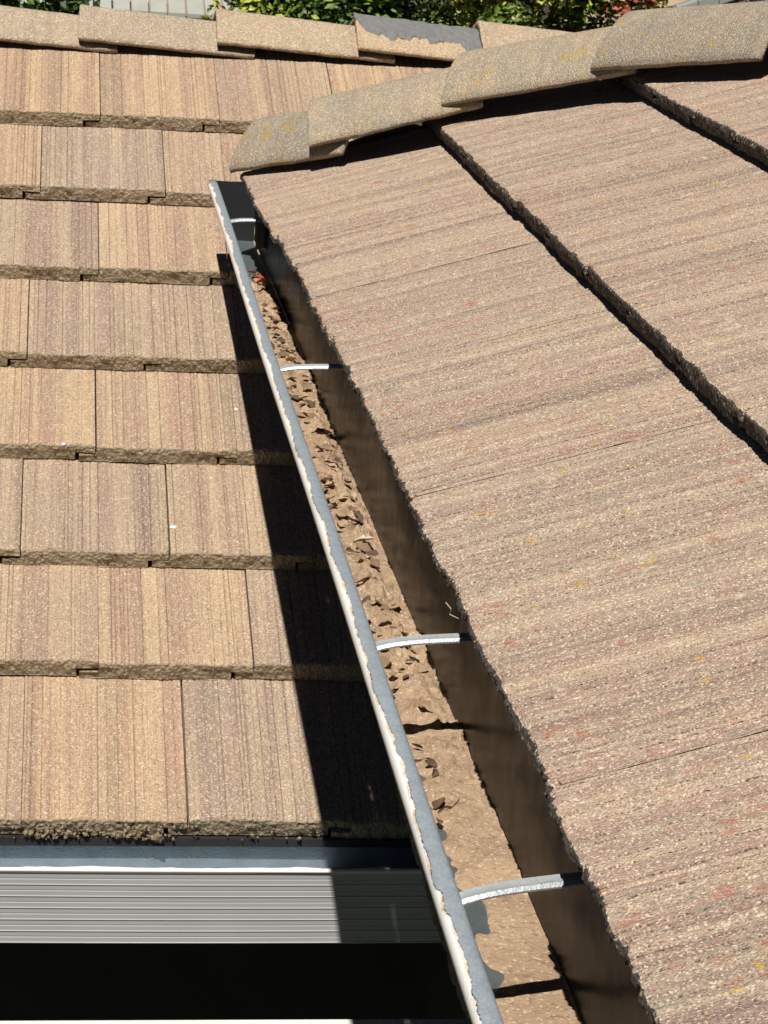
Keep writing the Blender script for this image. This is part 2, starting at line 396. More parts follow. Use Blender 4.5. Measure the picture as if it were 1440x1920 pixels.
# ridge caps: V wings with a rounded top, each lapping over the one to its left
def cap_mesh(name, length, half, rise, t, seed, mats, power=1.35, taper=.92, na=22, nl=16, rag=.0012, plug=False):
    """a along the run (nose at 0), b across, n up; low edges at n=0"""
    bs = np.linspace(-1, 1, na+1); al = np.array([0, .002, .006]+list(np.linspace(.02, length, nl)))
    A, B = np.meshgrid(al, bs, indexing='ij'); V = []
    for layer in (0, 1):
        sc_ = 1-(1-taper)*A/length; r = abs(B)
        if power < 1.5: n = rise*sc_*(1-(np.sqrt(r*r+.012)-math.sqrt(.012))/(math.sqrt(1.012)-math.sqrt(.012)))
        else: n = rise*sc_*(1-r**power)
        bb = B*half*sc_; aa = A.copy()
        if layer: n = n-t*(1+.35*(1-r))
        aa[0] = rag*vnoise(bs*30, bs*0+layer*5, seed)+.001*layer; n[0] -= .0025*(1-layer)
        aa[-1] += rag*2*vnoise(bs*20, bs*0+9, seed)
        n = n+.0006*vnoise(A*120, B*20, seed+layer)
        for e in (0, -1):
            bb[:, e] += .002*vnoise(al*90, al*0+4+e, seed); n[:, e] += .0012*vnoise(al*70, al*0+8+e, seed)-(.002 if not layer else 0)
        V.append(np.stack([aa, bb, n], -1).reshape(-1, 3))
    V = np.concatenate(V).tolist(); nb = len(bs); na_ = len(al); N = na_*nb; Fc = []; MI = []
    for ia in range(na_-1):
        for ib in range(na):
            i = ia*nb+ib
            Fc.append((i, i+nb, i+nb+1, i+1)); MI.append(0)
            Fc.append((N+i, N+i+1, N+i+nb+1, N+i+nb)); MI.append(1)
    for ib in range(na):
        Fc.append((ib, ib+1, N+ib+1, N+ib)); MI.append(0)
        i = (na_-1)*nb+ib; Fc.append((i+1, i, N+i, N+i+1)); MI.append(0)
    for ia in range(na_-1):
        i = ia*nb; Fc.append((i+nb, i, N+i, N+i+nb)); MI.append(0)
        i = ia*nb+na; Fc.append((i, i+nb, N+i+nb, N+i)); MI.append(0)
    if plug:                                           # mortar bedding that closes the nose
        k = 2*nb; n = len(V); V += [[V[N+k+i][0]-.001+.003*float(vnoise(i*.9, 1., seed)), V[N+k+i][1], V[N+k+i][2]-.001] for i in range(nb)]
        V += [[V[n+i][0]+.004*float(vnoise(i*.7, 2., seed)), V[n+i][1], -.012+.004*float(vnoise(i*.6, 3., seed))] for i in range(nb)]
        for i in range(na): Fc.append((n+i, n+nb+i, n+nb+i+1, n+i+1)); MI.append(0)
    me = bpy.data.meshes.new(name); me.from_pydata(V, [], Fc)
    for m in mats: me.materials.append(m)
    me.polygons.foreach_set('material_index', np.array(MI, dtype=np.int32))
    me.polygons.foreach_set('use_smooth', np.ones(len(Fc), dtype=bool)); me.update()
    return me
M_CAPIN = plain('cap_underside', (.10, .08, .065), .97, 0, 40, .4, .003)  # darker than the cap itself: paints the shade in the gap beneath
yr = 7.02
edges = [(-113, -4, 66), (147, 8, 73), (402, 16, 82), (662, 28, 100), (893, 38, 112)]       # left end of each cap: px, top y, low y
lx = [float(ony(x, t, yr)[0]) for x, t, b in edges]; lx.append(lx[-1]+.37); lx.append(lx[-1]+.37)
lz = [float(ony(x, t, yr)[2]) for x, t, b in edges]; lz += [lz[-1], lz[-1]]
for _ in range(2): lx.insert(0, lx[0]-.37); lz.insert(0, lz[0])
ridge_caps = []
for i in range(len(lx)-1):
    span = lx[i+1]-lx[i]; tilt = math.atan2(.030, span+.1)
    me = cap_mesh('ridge_cap', span+.105, .165, .066, .014, 300+i, (M_RIDGE, M_CAPIN), 1.2, .93, plug=True)
    da = np.array([math.cos(tilt), 0, -math.sin(tilt)]); dn = np.array([math.sin(tilt), 0, math.cos(tilt)]); db = np.array([0, 1., 0])
    ridge_caps.append(place(me, 'ridge_cap', np.array([lx[i], yr, lz[i]-.066]), da, db, dn, roofL))
# mortar smear on the crown of the fourth cap
V, Fc = [], []; na, nb2 = 60, 10; rg = .066
for i in range(na+1):
    a = -.004+(.355)*i/na
    lowb = -.105-.02*float(vnoise(i*.25, 1, 5))-.012*float(vnoise(i*.8, 2, 6))
    if i > 50: lowb -= .05*(i-50)/10
    if i < 6: lowb = -.02-.085*i/6
    for k in range(nb2+1):
        b = .03+(lowb-.03)*k/nb2; r = abs(b)/.165; s_ = 1-.07*a/.46
        n = rg*s_*(1-(math.sqrt((r/s_)**2+.012)-math.sqrt(.012))/(math.sqrt(1.012)-math.sqrt(.012)))+.0045-(.0045 if k in (0, nb2) else 0)+.002*float(vnoise(i*.5, k*.6, 8))
        V.append((a, b, n+.0008))
for i in range(na):
    for k in range(nb2): p = i*(nb2+1)+k; Fc.append((p, p+nb2+1, p+nb2+2, p+1))
cm = bpy.data.meshes.new('cement_smear'); cm.from_pydata(V, [], Fc); cm.materials.append(M_GROUT); cm.update()
so = bpy.data.objects.new('cement_smear', cm); COL.objects.link(so)
so.parent = roofL; so.matrix_parent_inverse = roofL.matrix_world.inverted(); so.matrix_world = ridge_caps[5].matrix_world.copy()
so['label'] = 'grey roof cement smeared along the crown of one ridge cap'

# walls, soffit, fascia of the lower wing
eY, eZ = LP(0, row_s[0])[1:]                       # nose of the eave course
wy0 = eY+.62
v, f = join(box((RX0+.15, wy0, -4.9), (RX1+1.2, yb-.45, eZ-.16)))
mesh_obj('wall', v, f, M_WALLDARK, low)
# gable infill
v = [(RX0+.15, wy0, eZ-.16), (RX0+.15, yb-.45, eZ-.16), (RX0+.15, pk[1], pk[2]-.06), (RX0+.25, wy0, eZ-.16), (RX0+.25, yb-.45, eZ-.16), (RX0+.25, pk[1], pk[2]-.06)]
mesh_obj('gable', v, [(0, 2, 1), (3, 4, 5), (0, 3, 5, 2), (1, 2, 5, 4), (0, 1, 4, 3)], M_WALL, low)
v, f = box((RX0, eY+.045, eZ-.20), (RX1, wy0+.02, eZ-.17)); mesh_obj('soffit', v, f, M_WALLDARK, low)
v, f = box((RX0, eY+.030, eZ-.22), (RX1, eY+.05, eZ-.055)); mesh_obj('fascia', v, f, M_FASCIA, low)
# eave flashing strip under the noses
v, f = join(box((RX0, eY+.004, eZ-.052), (RX1, eY+.026, eZ-.0365))); fl = mesh_obj('eave_flashing', v, f, M_TRIM, low)
# the eave gutter: back wall, floor, ribbed front, rolled lip
bY = eY+.022                                        # back wall of the gutter trough
fY = float(ony(100, 1632, eY-.105)[1]); fZ = float(ony(100, 1628, fY)[2]); fB = float(ony(100, 1768, fY)[2])
prof = [(bY, eZ-.054), (bY, fZ-.055), (bY-.006, fZ-.062), (fY+.012, fZ-.062), (fY+.012, fZ-.012), (fY+.0125, fZ-.003), (fY+.009, fZ), (fY+.001, fZ)]
v, f = extrude(prof, lambda p, q, t: (RX0+(RX1-RX0)*t, p+.0006*math.sin(t*23), q+.001*math.sin(t*9)), None, False, 30)
gutL = mesh_obj('gutter', v, f, M_GALV, low)
gutL['label'] = 'ribbed grey painted gutter along the lower eave'
nr = 6; hh = fZ-fB; prof = [(fY+.001, fZ), (fY-.003, fZ-.001), (fY-.0040, fZ-.003), (fY-.0030, fZ-.006), (fY-.0005, fZ-.0095)]
d = (hh-.010)/nr
for i in range(nr):                                  # fine rolled beads: a narrow ledge, a flat, a shallow groove
    z = fZ-.0095-d*i
    prof += [(fY-.0005, z-d*.36), (fY+.0001, z-d*.40), (fY+.0001, z-d*.45), (fY-.0005, z-d*.49), (fY-.0005, z-d*.87), (fY-.0019, z-d*.90), (fY-.0019, z-d*.93), (fY-.0005, z-d*1.0)]
prof += [(fY-.0005, fB+.001), (fY+.002, fB), (fY+.03, fB-.001)]
fp = [(p, q) for p, q in prof]
v, f = extrude(fp, lambda p, q, t: (RX0+(RX1-RX0)*t, p+.0012*math.sin(t*11), q+.0012*math.sin(t*9)), None, False, 40)
mesh_obj('ribbed_front', v, f, M_PAINT, gutL)
# ragged white paint edge on the lip
nlip = 160; V = []; Fc = []
for i in range(nlip+1):
    x = RX0+(RX1-RX0)*i/nlip; wv = .0012*math.sin(i/nlip*9)
    r = .0030+.004*float(vnoise(i*.21, 0, 3))+.0025*float(vnoise(i*.9, 1, 4))
    V += [(x, fY-.0048, fZ-.0034+wv), (x, fY-.0054, fZ-.001+wv), (x, fY-.001, fZ+.0017+wv), (x, fY+max(.001, r), fZ+.0016+wv)]
for i in range(nlip):
    for k in range(3): p = i*4+k; Fc.append((p, p+4, p+5, p+1))
mesh_obj('painted_lip', V, Fc, M_WHITE, gutL, smooth=True)
# pale beam of the patio frame below the eave, with posts
bz = float(ony(100, 1912, fY+.03)[2])
v, f = box((RX0, fY-.02, bz-.12), (RX1, fY+.03, bz)); o = mesh_obj('patio_beam', v, f, M_WHITE, low); bevel(o, .004)
for x in (RX0+.05, RX1-.15):
    v, f = box((x, fY-.015, -4.9), (x+.09, fY+.025, bz-.121)); mesh_obj('patio_post', v, f, M_WHITE, low)

# ================================================================== UPPER WING (right)
up = empty('house_wing', (2., 3.2, -4.9))
tag(up, 'upper house wing with large weathered tan tiles, orange lichen and a long steel gutter', 'house')
def UPt(Y, s, off=0): return np.array([0, Y, 0])+PR+DR*s+NR*off
RY1 = 5.62; RY0 = .95
t_, st_ = STEP_TH['upper']
SMAX = 2.75
a0 = UPt(0, .045, -.085); a1 = UPt(0, SMAX, -.085)
prof = [(a0[0], a0[2]), (a1[0], a1[2]), (2*a1[0]-a0[0], a0[2]), (2*a1[0]-a0[0], a0[2]-.05), (a1[0], a1[2]-.05), (a0[0], a0[2]-.05)]
v, f = extrude(prof, lambda p, q, t: (p, RY0+(RY1-RY0)*t, q), None, True)
roofR = mesh_obj('roof', v, f, M_DECK, up)
rows = [0, GE, GE+G2, GE+2*G2, GE+3*G2]
n0 = 4.9976
y_r0 = on_upper(478, 347)[0]; y_r2 = on_upper(1230, 170)[0]
ph = [y_r0+.012, n0, y_r2, n0-.02, y_r2]
for m_, s in enumerate(rows):
    gauge = (rows[m_+1]-s) if m_ < 4 else G2
    a = math.atan(st_/gauge); dv, dn = rot_in(DR, NR, a); du = np.array([0, -1., 0])
    ymin = (.98, 2.1, 3.3, 3.9, 4.3)[m_]
    k = -2
    while True:
        ya = ph[m_]-k*WR; k += 1                     # far flank of this tile; it spans ya .. ya-WR
        if ya-WR < ymin: break
        if ya-WR > RY1-.02: continue
        cut = None
        if ya > RY1: cut = (ya-RY1, WR)
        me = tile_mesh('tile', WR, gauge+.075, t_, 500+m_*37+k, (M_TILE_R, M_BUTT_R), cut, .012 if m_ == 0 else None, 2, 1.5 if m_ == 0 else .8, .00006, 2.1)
        jit = (-.004 if m_ == 0 else 0)
        og = UPt(ya, s+rs.uniform(-.003, .003), rs.uniform(-.0004, .0004))
        if m_ == 0: og = og+DR*(.006*math.sin((ya-1.5)*1.05)-.002)-DR*(.010 if ya > 5.0 else 0)
        place(me, 'tile', og, du, dv, dn, roofR)

# rake caps along the far edge, each lapping over the one below it
# low corner of each nose and of each upper end (photo px), with its height over the tile plane
caps = [((428, 315), .024, (640, 283), .016), ((577, 268), .052, (905, 192), .026), ((826, 190), .052, (1190, 129), .026),
        ((1106, 123), .052, (1450, 104), .028), ((1444, 84), .052, (1800, 62), .028)]
HALF = .135
for i, (p, op, q, oq) in enumerate(caps):
    Np = UPt(*on_upper(*p, op), op); Eq = UPt(*on_upper(*q, oq), oq)
    da = Eq-Np; ln = min(.47, float(np.linalg.norm(da))); da = da/np.linalg.norm(da)
    dn = NR-da*(NR@da); dn /= np.linalg.norm(dn); db = np.cross(dn, da)
    me = cap_mesh('rake_cap', ln, HALF, .066, .012, 700+i, (M_CAP, M_CAPIN), 1.75, .97, plug=True)
    place(me, 'rake_cap', Np+db*HALF, da, db, dn, roofR)
# barge board and gable wall
b0 = UPt(RY1, .02, -.02); b1 = UPt(RY1, SMAX, -.02)
V = []
for yy in (RY1+.005, RY1+.03):
    for P in (b0, b1): V += [(P[0], yy, P[2]), (P[0], yy, P[2]-.17)]
mesh_obj('barge_board', V, [(0, 1, 3, 2), (4, 6, 7, 5), (0, 2, 6, 4), (1, 5, 7, 3), (0, 4, 5, 1), (2, 3, 7, 6)], M_FASCIA, up)
wx = XE+.42
prof = [(wx, -4.9), (2*a1[0]-wx, -4.9), (2*a1[0]-wx, UPt(0, .45, -.14)[2]), (a1[0], a1[2]-.06), (wx, UPt(0, .45, -.14)[2])]
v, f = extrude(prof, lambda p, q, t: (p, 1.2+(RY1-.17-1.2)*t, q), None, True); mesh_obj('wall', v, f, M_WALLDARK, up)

# ---- the gutter of the upper eave
LZ = -HE-.0646                                       # lip height
Lp = [onz(x, y, LZ) for x, y in ((390.5, 337), (446.8, 530), (601, 997), (742.5, 1445), (900, 1915))]
ys = np.array([q[1] for q in Lp]); xs = np.array([q[0] for q in Lp])
kk = np.polyfit(ys, xs, 1)
def lipx(Y): return kk[0]*Y+kk[1]+.0012*math.sin(Y*2.6)
GY0, GY1 = .95, float(ys.max())
FLZ = LZ-.140                                        # trough floor
WX = XE+.0415                                        # back wall
NS = 90
def gx(p, q, t, Y0=GY0, Y1=GY1): 
    Y = Y0+(Y1-Y0)*t; return (lipx(Y)+p if p < .06 else WX+(p-.1), Y, q)
# p < .06 measured from the lip's outer edge, p >= .06 measured from the back wall (wall at .1)
front = [(.0215, LZ-.012), (.026, LZ-.03), (.038, LZ-.09), (.052, FLZ+.006), (.058, FLZ), (.085, FLZ-.001), (.0985, FLZ-.001)]
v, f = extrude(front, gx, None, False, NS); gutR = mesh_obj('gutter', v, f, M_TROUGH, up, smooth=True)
gutR['label'] = 'long open steel gutter under the upper eave'
outer = [(.058, FLZ-.0012), (.050, FLZ+.004), (.036, LZ-.09), (.024, LZ-.03), (.0195, LZ-.014)]
v, f = extrude(outer, gx, None, False, NS); mesh_obj('gutter_face', v, f, M_PAINT, gutR, smooth=True)
# back wall as a slightly buckled sheet
V = []; Fc = []; nz = 8; ny = 150
for i in range(ny+1):
    Y = GY0+(GY1-GY0)*i/ny
    for k in range(nz+1):
        z = FLZ+.003+(-HE-.035-FLZ)*k/nz
        x = WX+.004*float(vnoise(Y*3.2, k*.35, 2))*math.sin(math.pi*k/nz)+.0025*math.sin(Y*5.1)*k/nz+.006*k/nz
        V.append((x, Y, z))
for i in range(ny):
    for k in range(nz): p = i*(nz+1)+k; Fc.append((p, p+1, p+nz+2, p+nz+1))
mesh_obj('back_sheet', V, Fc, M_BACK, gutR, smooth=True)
# lip: hollow rolled bead with UVs across it for the flaking paint
bead = [(.0205, LZ-.013), (.0225, LZ-.006), (.0215, LZ-.0015), (.018, LZ), (.011, LZ+.0012), (.005, LZ+.0004), (.0016, LZ-.003), (.0002, LZ-.008), (.0012, LZ-.014), (.006, LZ-.016), (.0150, LZ-.016)]
v, f = extrude(bead, gx, None, True, NS); lip = mesh_obj('lip', v, f, M_LIP, gutR)
uvl = lip.data.uv_layers.new(name='UVMap'); nb_ = len(bead)
uval = [.98, .95, .92, .8, .6, .42, .25, .12, .03, 0, .9]
for p in lip.data.polygons:
    for li in p.loop_indices:
        vi = lip.data.loops[li].vertex_index; uvl.data[li].uv = (uval[vi % nb_], vi//nb_*.05)
for p in lip.data.polygons: p.use_smooth = len(p.vertices) == 4
# stop end
xe = lipx(GY1)
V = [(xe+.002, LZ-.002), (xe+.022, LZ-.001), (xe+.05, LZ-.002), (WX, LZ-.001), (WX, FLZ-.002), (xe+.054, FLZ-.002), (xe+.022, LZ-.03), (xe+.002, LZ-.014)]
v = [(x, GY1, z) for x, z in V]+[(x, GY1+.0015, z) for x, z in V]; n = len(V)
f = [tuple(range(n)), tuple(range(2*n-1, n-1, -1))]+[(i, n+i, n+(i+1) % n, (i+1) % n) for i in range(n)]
mesh_obj('stop_end', v, f, plain('shade_dark_stop_end', (.018, .019, .021), .6), gutR)  # near-black colour stands in for shade at the gutter's far end
V = []; Fc = []; n_ = 26                               # old white sealant beside the lip at the far end
for i in range(n_+1):
    Y = 5.02+(GY1-.12-5.02)*i/n_; xa = lipx(Y)+.062; wd_ = (.016+.010*float(vnoise(i*.4, 0, 21)))*(1-abs(i/n_-.45)*1.3)
    V += [(xa, Y, FLZ+.004), (xa+max(.003, wd_)*.5, Y, FLZ+.010), (xa+max(.004, wd_), Y, FLZ+.003)]
for i in range(n_):
    for k in range(2): p = i*3+k; Fc.append((p, p+1, p+4, p+3))
mesh_obj('sealant', V, Fc, M_WHITE, gutR)
# fascia behind
v, f = box((WX+.018, GY0, -HE-.26), (WX+.04, RY1, -HE-.045)); mesh_obj('fascia', v, f, M_FASCIA, up)
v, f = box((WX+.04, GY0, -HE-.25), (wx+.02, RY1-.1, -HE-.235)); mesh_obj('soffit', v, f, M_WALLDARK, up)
# straps across the trough
for (xl, yl_, xr, yr_) in ((440, 413, 488, 410), (530, 690, 615, 682), (708, 1208, 836, 1186), (868, 1680, 1035, 1634)):
    Ys = float(onz(xl, yl_, LZ-.005)[1]); Yr = float(onz(xr, yr_, LZ+.006)[1]); x0 = lipx(Ys)+.018
    V = []; Fc = []; n = 14; wd = .0108
    for i in range(n+1):
        t = i/n; x = x0+(WX+.006-x0)*t; Y = Ys+(Yr-Ys)*min(1, t*1.0)
        z = LZ-.008+.009*(1-math.exp(-t*5))+.0025*t
        for b, dz in ((-1, -.0022), (-.72, .0010), (-.35, .0), (0, -.0004), (.35, .0), (.72, .0010), (1, -.0022)):
            V.append((x, Y+b*wd, z+dz))
        for b in (1, -1): V.append((x, Y+b*wd*.96, z-.0042))
    m_ = 9
    for i in range(n):
        for k in range(m_): Fc.append((i*m_+k, i*m_+(k+1) % m_, (i+1)*m_+(k+1) % m_, (i+1)*m_+k))
    Fc += [tuple(range(m_)), tuple(n*m_+k for k in range(m_))[::-1]]
    mesh_obj('strap', V, [tuple(reversed(q)) for q in Fc], M_STRAP, gutR)

# ---- silt on the trough floor, bare metal showing through where it thins out
ny, nx = 900, 34
Yg, Tg = np.meshgrid(np.linspace(1.35, 5.42, ny+1), np.linspace(0, 1, nx+1), indexing='ij')
XL = kk[0]*Yg+kk[1]+.046; Xg = XL+(WX-.0005-XL)*Tg
deep = .5+.5*np.tanh((Yg-2.62)*4)                       # leaf litter beyond the third strap
def ridged(f1, f2, sd): return 1-np.abs(vnoise(Yg*f1+.35*vnoise(Yg*40, Tg*6, sd+1), Tg*f2+.5*vnoise(Yg*30, Tg*4, sd+2), sd))
h = .0035+.008*deep+.003*vnoise(Yg*9, Tg*2, 1)+.0012*vnoise(Yg*60, Tg*7, 2)+.0006*vnoise(Yg*200, Tg*22, 4)
h += deep*(.008*ridged(38, 5, 3)**2+.005*ridged(75, 9, 6)**2-.005)+deep*.005*vnoise(Yg*16, Tg*3, 7)
bare = vnoise(Yg*8.5, .3+0*Yg, 12)*.55+vnoise(Yg*27, Tg*3, 13)*.35+vnoise(Yg*70, Tg*9, 14)*.15
h -= np.maximum(0, .84+bare*.95-Tg*2.1)*.020*(1-.75*deep)
h -= np.maximum(0, Yg-5.15)*.06
h -= deep*.012*np.clip((Tg-.72)/.28, 0, 1)**.8; h = np.where(Tg > .5, np.maximum(h, .0012), h)
h[:, -1] = np.maximum(h[:, -1], .0015)+.001
V = np.stack([Xg, Yg, FLZ+h], -1).reshape(-1, 3); idx = np.arange((ny+1)*(nx+1)).reshape(ny+1, nx+1)
Fc = np.stack([idx[:-1, :-1], idx[:-1, 1:], idx[1:, 1:], idx[1:, :-1]], -1).reshape(-1, 4).tolist()
tag(mesh_obj('silt', V, Fc, M_SILT), 'dry tan silt lying along the floor of the long gutter', 'silt', kind='stuff')
def silt_top(Y): return FLZ+.0035+.009*(.5+.5*math.tanh((Y-2.62)*4))

# ---- dry leaves, twigs and crumbs
LEAFM = [plain('leaf_%d' % i, c, .8, 0, 60, .35) for i, c in enumerate([(.33, .22, .13), (.22, .135, .075), (.44, .33, .21), (.11, .065, .04), (.60, .52, .38)])]
M_RED = plain('red_leaf', (.52, .10, .05), .7, 0, 50, .4)
def leaf(seed, size, mat, curl):
    r = random.Random(seed); nu, nv = 8, 5; V = []; Fc = []
    bend = r.uniform(.6, 2.2)*curl; roll = r.uniform(1., 3.2)*curl; tw = r.uniform(-1, 1)
    for i in range(nu+1):
        a = i/nu; wv = .42*math.sin(math.pi*min(1, a*.95+.03))**.8*(1-.2*a)
        for k in range(nv+1):
            b = (k/nv-.5)*2*wv*(1+.15*r.uniform(-1, 1)); 
            z = .22*bend*(a-.5)**2+.5*roll*b*b+.12*tw*b*(a-.5)*2+.02*r.uniform(-1, 1)
            V.append((size*(a-.5), size*b*.8, size*z))
    for i in range(nu):
        for k in range(nv): p = i*(nv+1)+k; Fc.append((p, p+nv+1, p+nv+2, p+1))
    me = bpy.data.meshes.new('dried_leaf'); me.from_pydata(V, [], Fc); me.materials.append(mat)
    me.polygons.foreach_set('use_smooth', np.ones(len(Fc), dtype=bool)); me.update()
    return me
rl = random.Random(5)
def drop_leaf(Y, t, size, mat, label, group=None, curl=1., name='dried_leaf', lift=0.):
    me = leaf(rl.randrange(10**6), size, mat, curl)
    o = bpy.data.objects.new(name, me); COL.objects.link(o)
    x0 = lipx(Y)+.058; x = x0+(WX-.014-x0)*t
    o.location = (x, Y, silt_top(Y)+.003+lift+H); o.rotation_euler = (rl.uniform(-.7, .7), rl.uniform(-.5, .5), rl.uniform(0, 6.28))
    return tag(o, label, 'leaf', group)
strapY = sorted(o.data.vertices[60].co.y for o in bpy.data.objects if o.name.startswith('strap'))
for i in range(170):
    Y = 2.72+(5.1-2.72)*rl.random(); k = rl.choice((0, 0, 2, 1, 1, 3, 3, 0))
    tone = ('tan', 'brown', 'pale tan', 'dark brown', 'bleached')[k]
    where = 'between the second and third gutter straps' if Y < strapY[2] else 'beyond the second gutter strap' if Y < strapY[3] else 'by the shaded gutter end'
    drop_leaf(Y, rl.random()*.95, rl.uniform(.012, .026), LEAFM[k], 'small curled %s dead leaf on the silt %s' % (tone, where), '%s dead leaves %s' % (tone, where), rl.uniform(.5, 1.6))
for i in range(5):
    drop_leaf(2.42+i*.055+rl.uniform(-.02, .02), rl.uniform(.05, .8), rl.uniform(.012, .022), LEAFM[3], 'dark shrivelled leaf scrap near the third gutter strap', 'dark leaf scraps by the third strap', 1.4)
Yw = float(onz(672, 1038, FLZ)[1])
drop_leaf(Yw, .72, .036, LEAFM[4], 'pale bleached leaf standing out among brown leaves in the gutter', None, .9, lift=.004)
for q, (yy, t) in enumerate(((530, .4), (541, .62), (552, .5), (545, .2))):
    drop_leaf(float(onz(490, yy, FLZ+.01)[1]), t, .034, M_RED if q != 3 else LEAFM[2], ('bright red fallen leaf in a small heap at the shaded gutter end', 'pale leaf in the heap of red leaves at the gutter end')[q == 3], 'heap of red leaves' if q != 3 else None, 1., lift=.012+.004*q)
def twig(pts, r, label):
    V = []; Fc = []; n = 6
    for i, p in enumerate(pts):
        rr = r*(1-.5*i/len(pts))
        for k in range(n): a = 2*math.pi*k/n; V.append((p[0]+rr*math.cos(a)*.7, p[1]+rr*math.cos(a)*.7, p[2]+rr*math.sin(a)))
    for i in range(len(pts)-1):
        for k in range(n): Fc.append((i*n+k, i*n+(k+1) % n, (i+1)*n+(k+1) % n, (i+1)*n+k))
    Fc += [tuple(range(n)), tuple((len(pts)-1)*n+k for k in range(n))[::-1]]
    return tag(mesh_obj('twig', V, Fc, LEAFM[3]), label, 'twig')
q0 = [onz(*p, FLZ+.008) for p in ((822, 1522), (836, 1517), (848, 1514), (860, 1505))]
twig([(p[0], p[1], FLZ+.008+.003*(i % 2)) for i, p in enumerate(q0)], .0016, 'thin brown twig lying on the silt between the two near straps')
q0 = [onz(*p, FLZ+.008) for p in ((772, 1424), (790, 1424), (805, 1419))]
twig([(p[0], p[1], FLZ+.007) for i, p in enumerate(q0)], .0015, 'short dark twig beside a bare metal patch in the gutter')
q0 = [(836, 1130), (846, 1142), (843, 1152), (860, 1160)]
M_STRAW = plain('straw', (.42, .40, .28), .8)
pts = [ony(x, y, on_upper(866, 1145)[0]) for x, y in q0]
o = twig([tuple(p) for p in pts], .0009, 'pale grass stalk caught under the tile edge above the gutter'); o.data.materials[0] = M_STRAW

# crumbs of dried mortar along the lower eave and the hanging clod
def clod(r, seed, sub=1):
    import bmesh
    bm = bmesh.new(); bmesh.ops.create_icosphere(bm, subdivisions=sub, radius=r); g = random.Random(seed)
    for v in bm.verts: v.co *= 1+g.uniform(-.3, .3)
    V = [tuple(v.co) for v in bm.verts]; bm.verts.index_update(); Fc = [tuple(v.index for v in f.verts) for f in bm.faces]; bm.free(); return V, Fc
parts = []
for i in range(190):
    x = rl.choice((rl.gauss(.09, .05), rl.gauss(.2, .04), rl.uniform(-.15, .55), rl.gauss(.03, .02)))
    V, Fc = clod(rl.choice((.0015, .002, .0025, .003, .0045))*rl.uniform(.7, 1.2), i)
    dz = rl.uniform(-.036, -.008); parts.append(([(a+x, b+eY-.002+rl.uniform(-.002, .002), c+eZ+dz) for a, b, c in V], Fc))
v, f = join(*parts)
tag(mesh_obj('mortar_crumbs', v, f, M_CRUMB), 'crumbly dried mortar and moss stuck along the noses of the lowest tile course', 'mortar', kind='stuff')
P = ony(297, 1570, eY-.004); V, Fc = clod(.0085, 77, 2)
tag(mesh_obj('clod', [(a+P[0], b+P[1], c*1.1+P[2]) for a, b, c in V], Fc, M_CRUMB), 'small round mud clod hanging over the lower gutter flashing', 'clod')
# white bird droppings on the lower tiles
M_DROP = plain('chalk_white', (.80, .80, .76), .8)
st_l = STEP_TH['lower'][1]
for i, (x, y, r) in enumerate(((325, 987, .006), (120, 832, .005), (443, 765, .0042), (100, 1222, .0035))):
    X, s = on_lower(x, y); j = max(q for q in row_s if row_s[q] <= s); g_ = (row_s[j+1]-row_s[j]) if j < 7 else G1
    X, s = on_lower(x, y, -st_l*(s-row_s[j])/g_)
    P = LP(X, s, -st_l*(s-row_s[j])/g_); V, Fc = clod(r, 40+i, 2)
    lab = ('largest white bird dropping, beside a joint on the fifth course of the lower roof', 'white bird dropping just above a mossy tile nose of the lower roof', 'white bird dropping next to the gutter shadow on the lower roof', 'small white fleck near the nose of the second lowest tile course')[i]
    tag(mesh_obj('bird_dropping', [tuple(P+np.array([1., 0, 0])*a*1.2+DL*b+NL*c*.16) for a, b, c in V], Fc, M_DROP, smooth=True), lab, 'dropping')

